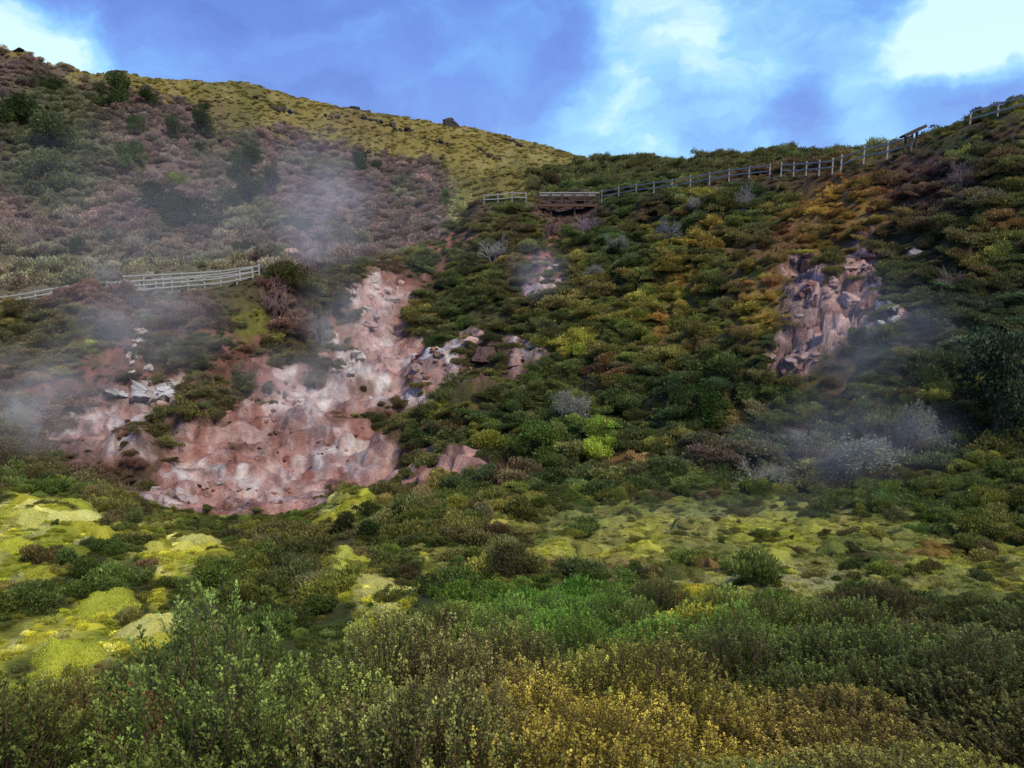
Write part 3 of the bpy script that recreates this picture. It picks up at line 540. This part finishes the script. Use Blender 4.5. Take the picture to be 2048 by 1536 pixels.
# ---------------------------------------------------------------- evergreen shrubs
def evergreen(u,v,w,h,label,group=None,tint=(.030,.05,.018),ymin=64,kind=None,k2=1.08):
    x,y,z=hit(u,v+h*.45,ymin); W=w/F*y*k2; H=h/F*y*k2; tr=kind or TR[random.randrange(4)]
    o=thing('evergreen_shrub',label,'shrub',group,(x,y,z-.1),random.uniform(0,6.28),(W*.56,W*.56,H*.84)); k=rng.uniform(.9,1.2)
    part('trunk',tr[0],o); part('crown',tr[1],o,np.array(tint)*k); return o
EV=[(235,188,85,62,'large dark evergreen shrub below the left end of the skyline'),(297,198,42,34,'dark evergreen shrub right beside the largest one near the skyline'),(100,162,60,30,'low dark shrub near the skyline at far left'),(35,225,100,60,'broad dark shrub on the left edge of the far hill'),
(408,214,24,20,'tiny round shrub alone at the edge of the grass'),(272,248,36,36,'small green shrub above the cone shaped one on the scrubby hill'),(265,312,60,55,'bright green cone shaped shrub on the scrubby hillside'),(350,262,50,45,'dark green shrub left of its twin on the scrubby hill'),(405,252,50,48,'dark green shrub right of its twin on the scrubby hill'),
(497,332,70,58,'tall dark green shrub in the middle of the scrubby hill'),(540,372,55,50,'dark green shrub just below right of the tall middle shrub'),(488,398,80,55,'wide dark green shrub under the tall middle shrub'),(722,322,30,50,'narrow upright dark shrub near the top of the scrub'),(590,448,62,42,'bluish green shrub left of the rising steam'),
(485,497,46,46,'round dark shrub above the left fence'),(320,395,90,60,'wide green shrub at the top of the largest thicket'),(385,430,120,72,'widest dark green shrub of the left hillside'),(105,280,110,70,'large dull green bush at far left of the hill'),(95,355,120,70,'large dull green bush under another at far left'),(360,362,44,30,'yellow green bush above the wide thicket'),
(752,334,26,30,'small dark shrub beside the narrow upright one'),(853,440,30,20,'small green bush low in the valley'),(890,392,26,26,'small green bush near the grassy strip'),(400,300,26,20,'tiny dark shrub under the twin shrubs'),(560,505,30,24,'small green bush behind the fence end'),(150,490,50,30,'low green bush left of the fence')]
for e in EV:
    tn=(.13,.16,.02) if 'yellow green' in e[4] else ((.06,.09,.02) if 'bright' in e[4] or 'small green' in e[4] else ((.05,.06,.022) if 'dull' in e[4] else (.028,.042,.010)))
    evergreen(*e,tint=tn)
evergreen(1985,790,190,190,'big dark leafy shrub at the right edge of the hollow',tint=(.036,.055,.026),ymin=31.5,kind=TRB,k2=1.1)
evergreen(1400,805,120,80,'dense dark green shrub low on the middle slope',tint=(.032,.058,.012),ymin=31.5,k2=1.1)
evergreen(1075,890,130,80,'rounded dark green shrub at the foot of the spur',tint=(.05,.080,.014),ymin=31.5,k2=1.1)
evergreen(1010,1115,120,80,'dark round bush alone on the mossy flat',tint=(.060,.055,.02),ymin=12,k2=1)
evergreen(570,545,90,55,'dark olive shrub at the right end of the left fence',tint=(.07,.07,.02),ymin=50,k2=1)
evergreen(1100,365,60,36,'dark brown green bush behind the viewing deck',tint=(.06,.045,.02),ymin=97,k2=1)
evergreen(1395,1190,110,60,'golden yellow bush at the near edge of the flat',tint=(.34,.29,.03),ymin=9,k2=1)
# ---------------------------------------------------------------- twig shrubs
def twigs(u,v,w,h,label,tint,ymin=31.5,lich=None,me3=None):
    x,y,z=hit(u,v+h*.45,ymin); W=w/F*y; H=h/F*y; t3=me3 or (TWL[random.randrange(2)] if lich else TW[random.randrange(3)])
    o=thing('bare_shrub',label,'shrub',None,(x,y,z+.05),random.uniform(0,6.28),(W*.58,W*.58,H*.9)); part('stem',t3[0],o,tint); part('twigs',t3[1],o,np.array(tint)*1.1)
    if t3[2]: part('lichen_tufts',t3[2],o,lich or tint)
GY=(.23,.22,.20); PB=(.22,.15,.125); LG=(.17,.18,.11)
for a in [(552,595,110,100,'pinkish brown bare shrub below the left fence end',PB),(640,650,70,90,'grey bare shrub at the top of the steaming slope',GY),(215,545,80,60,'pale bare shrub behind the left rim',GY),(235,650,70,70,'grey bare shrub above the left boulders',GY),
 (985,500,100,60,'pale grey twisted shrub on the dark spur',GY),(1175,450,90,55,'mauve bare shrub right under the viewing deck',(.24,.17,.18)),(1490,395,60,60,'pale bare shrub under the ridge fence',GY),(1335,460,80,50,'grey bare twigs high on the middle slope',GY),(1930,350,110,80,'mauve bare shrub on the upper right slope',(.17,.12,.12)),(650,500,60,50,'bare pale bush in the valley behind the steam',GY),
 (1100,460,70,45,'dark mauve bare shrub left of the deck posts',(.15,.08,.09)),(60,470,90,60,'tan bare shrub on the far left hillside',(.22,.18,.14)),(1900,560,80,60,'brown bare shrub on the right slope',PB)]:
    twigs(*a)
for a in [(1150,812,140,85,'lichen covered grey shrub in the middle of the slope'),(1720,905,250,110,'wide tangled silver grey shrub in the right hollow'),(1835,850,120,140,'tall lichen covered shrub left of the dark leafy bush'),(1540,955,180,70,'low tangled grey shrub at the near end of the hollow'),(1235,490,70,40,'lichen dotted shrub near the top of the slope'),
 (45,830,90,90,'pale lichen shrub at the left edge of the crater'),(1190,545,60,36,'pale lichen shrub beside the small red scar'),(1390,410,50,36,'small lichen covered shrub below the ridge fence'),(1610,880,100,60,'whitish small shrub behind the tangled grey one'),(1990,690,90,55,'pale lichen shrub above the dark leafy bush')]:
    twigs(*a,GY,lich=LG)
twigs(1160,1310,110,110,'leafless reddish twigs rising from the foreground bushes',(.20,.09,.07),2.5,me3=TWR)
twigs(985,1400,60,160,'thin reddish bare twig in front of the ochre bushes',(.22,.09,.06),1.9,me3=TWR)
twigs(690,1460,60,200,'dark red bare twig at the bottom left of centre',(.14,.06,.05),1.7,me3=TWR)
# ---------------------------------------------------------------- rocks
def rock(u,v,w,tint,label,group,ymin=31.5,sink=.6,hh=None,dy=0,fl=1):
    x,y,z=hit(u,v,ymin); y2=y+dy; r=w/F*y*.5; s3=(r*random.uniform(.9,1.3),r*random.uniform(.8,1.1),(hh/F*y*.6 if hh else r*random.uniform(.7,1.1)*fl))
    single('boulder',RK[random.randrange(6)],label,'rock',group,(x,y2,z+s3[2]*(.5-sink)),(random.uniform(-.4,.4),random.uniform(-.4,.4),random.uniform(0,6.28)),s3,np.array(tint)*rng.uniform(.8,1.2))
PK=(.38,.26,.22); GRY=(.36,.34,.30); PGR=(.40,.36,.30); RD=(.27,.13,.10); DK=(.05,.045,.04)
def cluster(n,poly_,w0,w1,tints,label,group,**kw):
    k=0
    us=[p[0] for p in poly_];vs=[p[1] for p in poly_]
    while k<n:
        u=random.uniform(min(us),max(us)); v=random.uniform(min(vs),max(vs))
        if poly(np.array([u]),np.array([v]),poly_,1)[0]<.5: continue
        rock(u,v,w0+(w1-w0)*random.random()**1.7,random.choice(tints),label,group,**kw); k+=1
cluster(18,[(255,665),(285,660),(310,740),(290,760),(255,750)],12,30,[PGR,PGR,PK],'pale tan boulder piled on the left crater wall','pale tan boulders on the left wall')
cluster(14,[(225,770),(345,760),(370,790),(330,805),(230,800)],20,50,[GRY,(.44,.42,.39)],'grey boulder at the top of the left white patch','grey boulders above the left white patch',sink=.8)
cluster(18,[(715,575),(800,560),(815,600),(770,660),(720,650)],14,34,[(.40,.32,.29),PK],'cracked pinkish grey rock in the central chute','cracked rocks in the central chute',sink=.95)
cluster(12,[(670,700),(730,700),(730,760),(660,750)],14,32,[GRY,PGR],'grey green stone beside the white central slope','grey stones beside the central slope',sink=.8)
cluster(22,RROCK[0],16,40,[(.42,.28,.235),(.36,.23,.19),(.30,.17,.14)],'pink grey rock of the right outcrop','rocks of the right outcrop',sink=.85,fl=.9)
cluster(6,RROCK[1],14,30,[(.33,.21,.18),RD],'red brown rock at the top left of the right outcrop','upper left rocks of the right outcrop',sink=.9)
cluster(6,[(1755,600),(1805,590),(1800,640),(1755,650)],18,34,[GRY,PGR],'pale rock right of the pink outcrop','pale rocks right of the pink outcrop',sink=.7)
cluster(14,[(1600,730),(1640,720),(1600,760),(1560,740)],8,18,[PK,RD],'small fallen stone at the foot of the right outcrop','fallen stones below the right outcrop')
cluster(20,[(700,540),(740,535),(690,600),(680,570)],10,20,[PK,RD],'small red stone at the top of the chute','small stones at the top of the chute')
cluster(50,[(380,960),(600,980),(640,1010),(420,1030)],5,15,[PK,RD,GRY],'small stone on the crater floor','small stones on the crater floor')
cluster(10,[(285,980),(360,975),(390,1010),(290,1015)],18,42,[(.38,.30,.27),PK],'pale boulder behind the near left rim','pale boulders behind the near left rim')
cluster(30,[(440,790),(560,730),(640,770),(560,850),(460,850)],6,18,[RD,PK,(.16,.09,.07)],'reddish stone on the red slope','reddish stones on the red slope',sink=.8)
cluster(26,[(740,740),(860,690),(1000,690),(960,740),(860,760)],8,24,[PK,RD,GRY,(.16,.09,.07)],'stone on the pale upper ledge','stones on the pale upper ledge',sink=.7)
cluster(26,[(560,860),(700,850),(760,900),(640,960),(400,940)],6,16,[PK,RD,(.18,.11,.08)],'stone in the middle of the pink floor','stones in the middle of the pink floor',sink=.7)
rock(970,722,60,(.09,.05,.04),'dark brown rock knob on the pale ledge',None,sink=.3); rock(945,690,34,(.42,.28,.24),'pointed pink rock behind the dark knob',None,hh=30,sink=.3)
rock(1725,475,36,(.16,.08,.07),'dark red crag above the pink outcrop',None,sink=.4); rock(1100,480,20,RD,'small red rock above the red scar',None); rock(1835,520,32,(.30,.26,.24),'pale upright stone on the right slope',None,hh=44,sink=.5)
for (u,v,w,h,l) in [(905,240,36,14,'dark rock crag standing on the skyline at centre'),(708,212,22,13,'small dark rock on the skyline left of the crag'),(35,106,36,10,'dark rock crag at the left end of the skyline'),(512,198,16,10,'small grey rock on the grassy hilltop'),(1190,320,20,12,'dark rock at the low end of the skyline')]:
    rock(u,v,w,DK,l,None,ymin=112,hh=h*1.5,sink=.4)
for k,(u,v,n,du,dv) in enumerate([(545,222,5,11,1.5),(730,240,6,11,2.5),(790,260,4,11,2),(850,280,5,11,2.5),(960,308,5,10,3.5),(1010,280,4,10,3.5),(650,235,3,12,2)]):
    nm=['leftmost','second','third','fourth','long lower','rightmost upper','short'][k]
    for q_ in range(n): rock(u+q_*du,v+q_*dv+random.uniform(-3,3),random.uniform(8,15),DK,f'dark lava stone in the {nm} row on the grassy hill',f'stones of the {nm} row on the hill',ymin=112,hh=9,sink=.3)
# ---------------------------------------------------------------- fences
def boxm(name,p0,p1,w,h,mat):
    p0=np.array(p0,float);p1=np.array(p1,float); d=p1-p0; L=np.linalg.norm(d); d=d/L
    up=np.array([0,0,1.]) if abs(d[2])<.95 else np.array([0,1.,0]); a=np.cross(d,up); a/=np.linalg.norm(a); b=np.cross(a,d); a=a*w/2;b=b*h/2
    c=min(w,h)*.12; V_=[];F_=[]
    for p,k in ((p0,.8),(p0+d*c,1),(p1-d*c,1),(p1,.8)):
        for sx,sy in ((-1,-1),(1,-1),(1,1),(-1,1)): V_.append(p+k*(a*sx+b*sy))
    for r in range(3):
        for k in range(4): F_.append((r*4+k,r*4+(k+1)%4,r*4+4+(k+1)%4,r*4+4+k))
    F_+= [(3,2,1,0),(12,13,14,15)]; return mesh(name,V_,F_,mat)
def fence(pts,label,group,mat,rails=(.5,.98),ht=1.1,pw=.11,rw=.10,cat='fence',rh=.10):
    p=[np.array([x,y,float(gh(x,y))]) for x,y in pts]
    zs=np.array([q_[2] for q_ in p]); 
    if len(zs)>4: zs=np.convolve(np.pad(zs,1,mode='edge'),[.25,.5,.25],'valid')
    for q_,z_ in zip(p,zs): q_[2]=z_
    base=p[0].copy()
    o=thing('rail_fence',label,cat,group,tuple(base))
    for q_ in p: 
        e=q_-base; part('post',boxm('post',e+[0,0,-.3],e+[0,0,ht+random.uniform(-.03,.05)],pw,pw,mat),o)
    for a_,b_ in zip(p[:-1],p[1:]):
        for r in rails: part('rail',boxm('rail',a_-base+[0,-pw*.5-.03,r],b_-base+[0,-pw*.5-.03,r+random.uniform(-.02,.02)],.05,rh,mat),o)
    return o
def ridge_pts(u0,u1,step,off=0.0):
    r=[];u=u0
    L=LINES[9]; us=[a_[0] for a_ in L]; vs=[a_[3] for a_ in L]; ys=[a_[1] for a_ in L]
    while u<=u1:
        v=np.interp(u,us,vs); Y=np.interp(u,us,ys)+off; s_,_=st(u,v); r.append((s_*Y,Y)); u+=step*F/Y
    return r
fence(ridge_pts(1203,1562,2.0,-.5),'weathered wooden rail fence climbing the ridge right of the deck',None,M_wood,ht=1.25,rh=.10,pw=.1,rails=(.6,1.1))
fence(ridge_pts(1562,1682,1.15,-.5),'closely posted wooden fence section halfway up the ridge',None,M_wood,ht=1.3,pw=.10,rails=(.6,1.1),rh=.10)
fence(ridge_pts(1682,1830,1.9,-.4),'wooden rail fence rising to the information board',None,M_wood,ht=1.35,pw=.11,rails=(.6,1.15),rh=.10)
fence(ridge_pts(1940,2120,2.0,off=1.0),'thin wooden fence on the hump at upper right corner',None,M_wood,ht=1.05,pw=.09)
fence(ridge_pts(968,1080,1.7,-.5),'weathered wooden rail fence left of the viewing deck',None,M_wood,ht=1.25,rh=.10,pw=.1,rails=(.6,1.1))
def hpts(u0,u1,step,Y,voff=0):
    r=[];u=u0
    while u<=u1: s_,_=st(u,575); r.append((s_*Y,Y)); u+=step*F/Y
    return r
fence(hpts(215,525,1.3,62),'pale boarded fence in front of the path at left',None,M_woodp,rails=(.25,.6,.95),ht=1.0,pw=.08,rh=.09)
fence(hpts(250,540,1.6,64.2),'second pale fence on the far side of the left path',None,M_woodp,rails=(.55,.95),ht=1.05,pw=.08,rh=.09)
fence(hpts(-60,180,1.3,62),'short pale fence at the left edge of the picture',None,M_woodp,rails=(.25,.6,.95),ht=1.0,pw=.08,rh=.09)
zd=st(1140,409)[1]*YD
dk=thing('viewing_deck','dark wooden viewing deck on posts at the head of the slope','deck',None,(xa,YD,zd)); w=xb-xa
part('floor',boxm('floor',(0,1.5,0),(w,1.5,0),3.2,.14,M_wood2),dk); part('edge_beam',boxm('edge_beam',(-.1,-.22,-.12),(w+.1,-.22,-.12),.1,.24,solid_mat('rust_wood',(.13,.07,.045),8,.4)),dk)
for k in range(6):
    x_=w*k/5; part('post',boxm('post',(x_,-.1,.02),(x_,-.1,1.4),.14,.14,M_wood2),dk)
    part('post',boxm('post',(x_,3.0,.02),(x_,3.0,1.4),.12,.12,M_wood2),dk)
    if k%2==1: part('support',boxm('support',(x_,.2,-4.2),(x_,.2,-.09),.22,.22,M_wood2),dk)
for yy_,zl in ((-.2,(.45,.85,1.3)),(3.1,(1.3,))):
    for zz1 in zl: part('rail',boxm('rail',(0,yy_,zz1),(w,yy_,zz1),.06,.12,M_wood if zz1>1.2 else M_wood2),dk)
x,y=ridge_pts(1822,1823,5,off=-.6)[0]; z=float(gh(x,y)); sg=thing('information_board','dark slanted information board at the top of the rail fence','sign',None,(x,y,z))
part('post',boxm('post',(-.45,0,-.3),(-.45,0,1.25),.13,.13,M_wood2),sg); part('post',boxm('post',(.35,0,-.3),(.35,0,1.6),.13,.13,M_wood2),sg)
part('panel',boxm('panel',(-.7,0,1.15),(.75,0,1.85),.9,.16,M_dark),sg); part('panel_frame',boxm('panel_frame',(-.73,-.49,1.13),(.78,-.49,1.87),.06,.22,M_wood2),sg)
# ---------------------------------------------------------------- steam
def steam_mat(name,dens,nsc,cut):
    m,t=nt(name); out=N(t,'ShaderNodeOutputMaterial'); tc=N(t,'ShaderNodeTexCoord')
    n=N(t,'ShaderNodeTexNoise',inp={'Scale':nsc,'Detail':3,'Roughness':.6,'Distortion':.6}); t.links.new(tc.outputs['Object'],n.inputs['Vector'])
    ln=N(t,'ShaderNodeVectorMath',operation='LENGTH'); t.links.new(tc.outputs['Object'],ln.inputs[0])
    fo=math_(t,'SUBTRACT',1,ln.outputs['Value'],clamp=True); fo=math_(t,'POWER',fo,1.1)
    q=math_(t,'SUBTRACT',n.outputs['Fac'],cut,clamp=True); d=math_(t,'MULTIPLY',math_(t,'MULTIPLY',q,fo),dens)
    vs=N(t,'ShaderNodeVolumeScatter',inp={'Color':(1,.99,.97,1),'Anisotropy':-.45}); t.links.new(d,vs.inputs['Density']); t.links.new(vs.outputs[0],out.inputs['Volume']); return m
import bmesh
def plume(u,v,w,h,dens,label,depth=5.,cut=.38,nsc=2.4,lean=0,yy_=None):
    y=yy_; s_,t_=st(u,v); x=s_*y; z=t_*y; bm=bmesh.new(); bmesh.ops.create_icosphere(bm,subdivisions=3,radius=1); me_=bpy.data.meshes.new('steam_plume'); bm.to_mesh(me_); bm.free(); me_.materials.append(steam_mat('steam',dens,nsc,cut))
    single('steam_plume',me_,label,'steam',None,(x,y,z),(0,lean,random.uniform(-.3,.3)),(w/F*y/2,depth,h/F*y/2))
plume(640,430,250,390,.42,'tall pale steam column rising in front of the brown hillside',6,lean=.15,yy_=70)
plume(690,650,240,280,.40,'steam over the central rocky chute',4,yy_=56)
plume(590,770,300,190,.45,'steam drifting over the white central slope',3.5,yy_=46)
plume(270,640,500,300,.34,'broad haze of steam over the left crater wall',4.5,yy_=45)
plume(80,800,360,290,.50,'dense steam over the left edge of the crater',4,yy_=41)
plume(1075,540,150,140,.50,'small puff of steam at the red scar',3,yy_=54)
plume(1740,680,420,340,.28,'thin bluish steam in front of the right outcrop',4,yy_=38)
plume(1700,880,560,260,.30,'low steam hanging over the pale bushes in the hollow',3,cut=.36,yy_=30)
plume(1500,1090,1300,260,.17,'thin veil of steam drifting over the right flat',3,cut=.34,yy_=22)
plume(420,440,1300,480,.055,'wide thin haze in front of the brown left hillside',9,cut=.25,yy_=78)
# ---------------------------------------------------------------- world and sun
W=bpy.data.worlds.new('World'); S.world=W; W.use_nodes=True; t=W.node_tree; t.nodes.clear()
out=N(t,'ShaderNodeOutputWorld'); tc=N(t,'ShaderNodeTexCoord')
n=N(t,'ShaderNodeTexNoise',inp={'Scale':3.2,'Detail':6,'Roughness':.6}); t.links.new(tc.outputs['Generated'],n.inputs['Vector'])
ds=N(t,'ShaderNodeVectorMath',operation='MULTIPLY_ADD'); sb=N(t,'ShaderNodeVectorMath',operation='SUBTRACT'); t.links.new(n.outputs['Color'],sb.inputs[0]); sb.inputs[1].default_value=(.5,.5,.5)
t.links.new(sb.outputs[0],ds.inputs[0]); ds.inputs[1].default_value=(.30,.26,.24); t.links.new(tc.outputs['Generated'],ds.inputs[2])
nm_=N(t,'ShaderNodeVectorMath',operation='NORMALIZE'); t.links.new(ds.outputs[0],nm_.inputs[0])
stv=N(t,'ShaderNodeVectorMath',operation='MULTIPLY'); t.links.new(nm_.outputs[0],stv.inputs[0]); stv.inputs[1].default_value=(1,1,2.6)
n2=N(t,'ShaderNodeTexNoise',inp={'Scale':4.6,'Detail':6,'Roughness':.58}); t.links.new(stv.outputs[0],n2.inputs['Vector'])
acc=math_(t,'ADD',math_(t,'MULTIPLY',math_(t,'SUBTRACT',n2.outputs['Fac'],.5),1.35),.24)
for (u,v,r,am) in [(1310,75,5.5,.34),(2045,10,7,.62),(1600,110,18,.34),(50,90,6,.55),(20,0,5,.15),(1210,300,6,.34),(1790,255,3.5,.22),(480,90,14,-.04),(1120,150,5,-.20),(1640,255,4,-.22),(1300,200,4,-.15)]:
    s_,t_=st(u,v); d=Vector((s_,1,t_)).normalized(); dp=N(t,'ShaderNodeVectorMath',operation='DOT_PRODUCT'); t.links.new(nm_.outputs[0],dp.inputs[0]); dp.inputs[1].default_value=d
    mr=N(t,'ShaderNodeMapRange',interpolation_type='SMOOTHSTEP'); t.links.new(dp.outputs['Value'],mr.inputs[0]); mr.inputs[1].default_value=math.cos(math.radians(r)); mr.inputs[2].default_value=1; mr.inputs[3].default_value=0; mr.inputs[4].default_value=am
    acc=math_(t,'ADD',acc,mr.outputs[0])
cr=N(t,'ShaderNodeValToRGB'); e=cr.color_ramp.elements; e[0].position=0; e[0].color=(.055,.120,.52,1); e[1].position=1; e[1].color=(.66,.90,.90,1)
x_=e.new(.25); x_.color=(.095,.205,.66,1); x_=e.new(.5); x_.color=(.13,.35,.80,1); x_=e.new(.78); x_.color=(.28,.60,.84,1)
t.links.new(acc,cr.inputs[0])
bg=N(t,'ShaderNodeBackground',inp={'Strength':.93}); t.links.new(cr.outputs[0],bg.inputs[0])
SE,SA=math.radians(50),math.radians(132)
sk=N(t,'ShaderNodeTexSky',sky_type='NISHITA'); sk.sun_disc=False; sk.sun_elevation=SE; sk.sun_rotation=SA; sk.altitude=300
b2=N(t,'ShaderNodeBackground',inp={'Strength':.05}); t.links.new(sk.outputs[0],b2.inputs[0])
ad=N(t,'ShaderNodeAddShader'); t.links.new(bg.outputs[0],ad.inputs[0]); t.links.new(b2.outputs[0],ad.inputs[1]); t.links.new(ad.outputs[0],out.inputs[0])
sl=bpy.data.lights.new('sun','SUN'); sl.energy=4.1; sl.angle=math.radians(12); sl.color=(1,.90,.72); so=bpy.data.objects.new('sun',sl); COL.objects.link(so)
d=Vector((math.cos(SE)*math.sin(SA),math.cos(SE)*math.cos(SA),math.sin(SE))); so.rotation_euler=d.to_track_quat('Z','Y').to_euler()
cd=bpy.data.cameras.new('camera'); cd.lens=36*F/2048; cd.sensor_width=36; cd.clip_end=6000; cd.clip_start=.05; co=bpy.data.objects.new('camera',cd); COL.objects.link(co); co.rotation_euler=(math.radians(90)-P,0,0); S.camera=co
S.view_settings.view_transform='Standard'
print('counts',len(rest),cnt,len(NB))
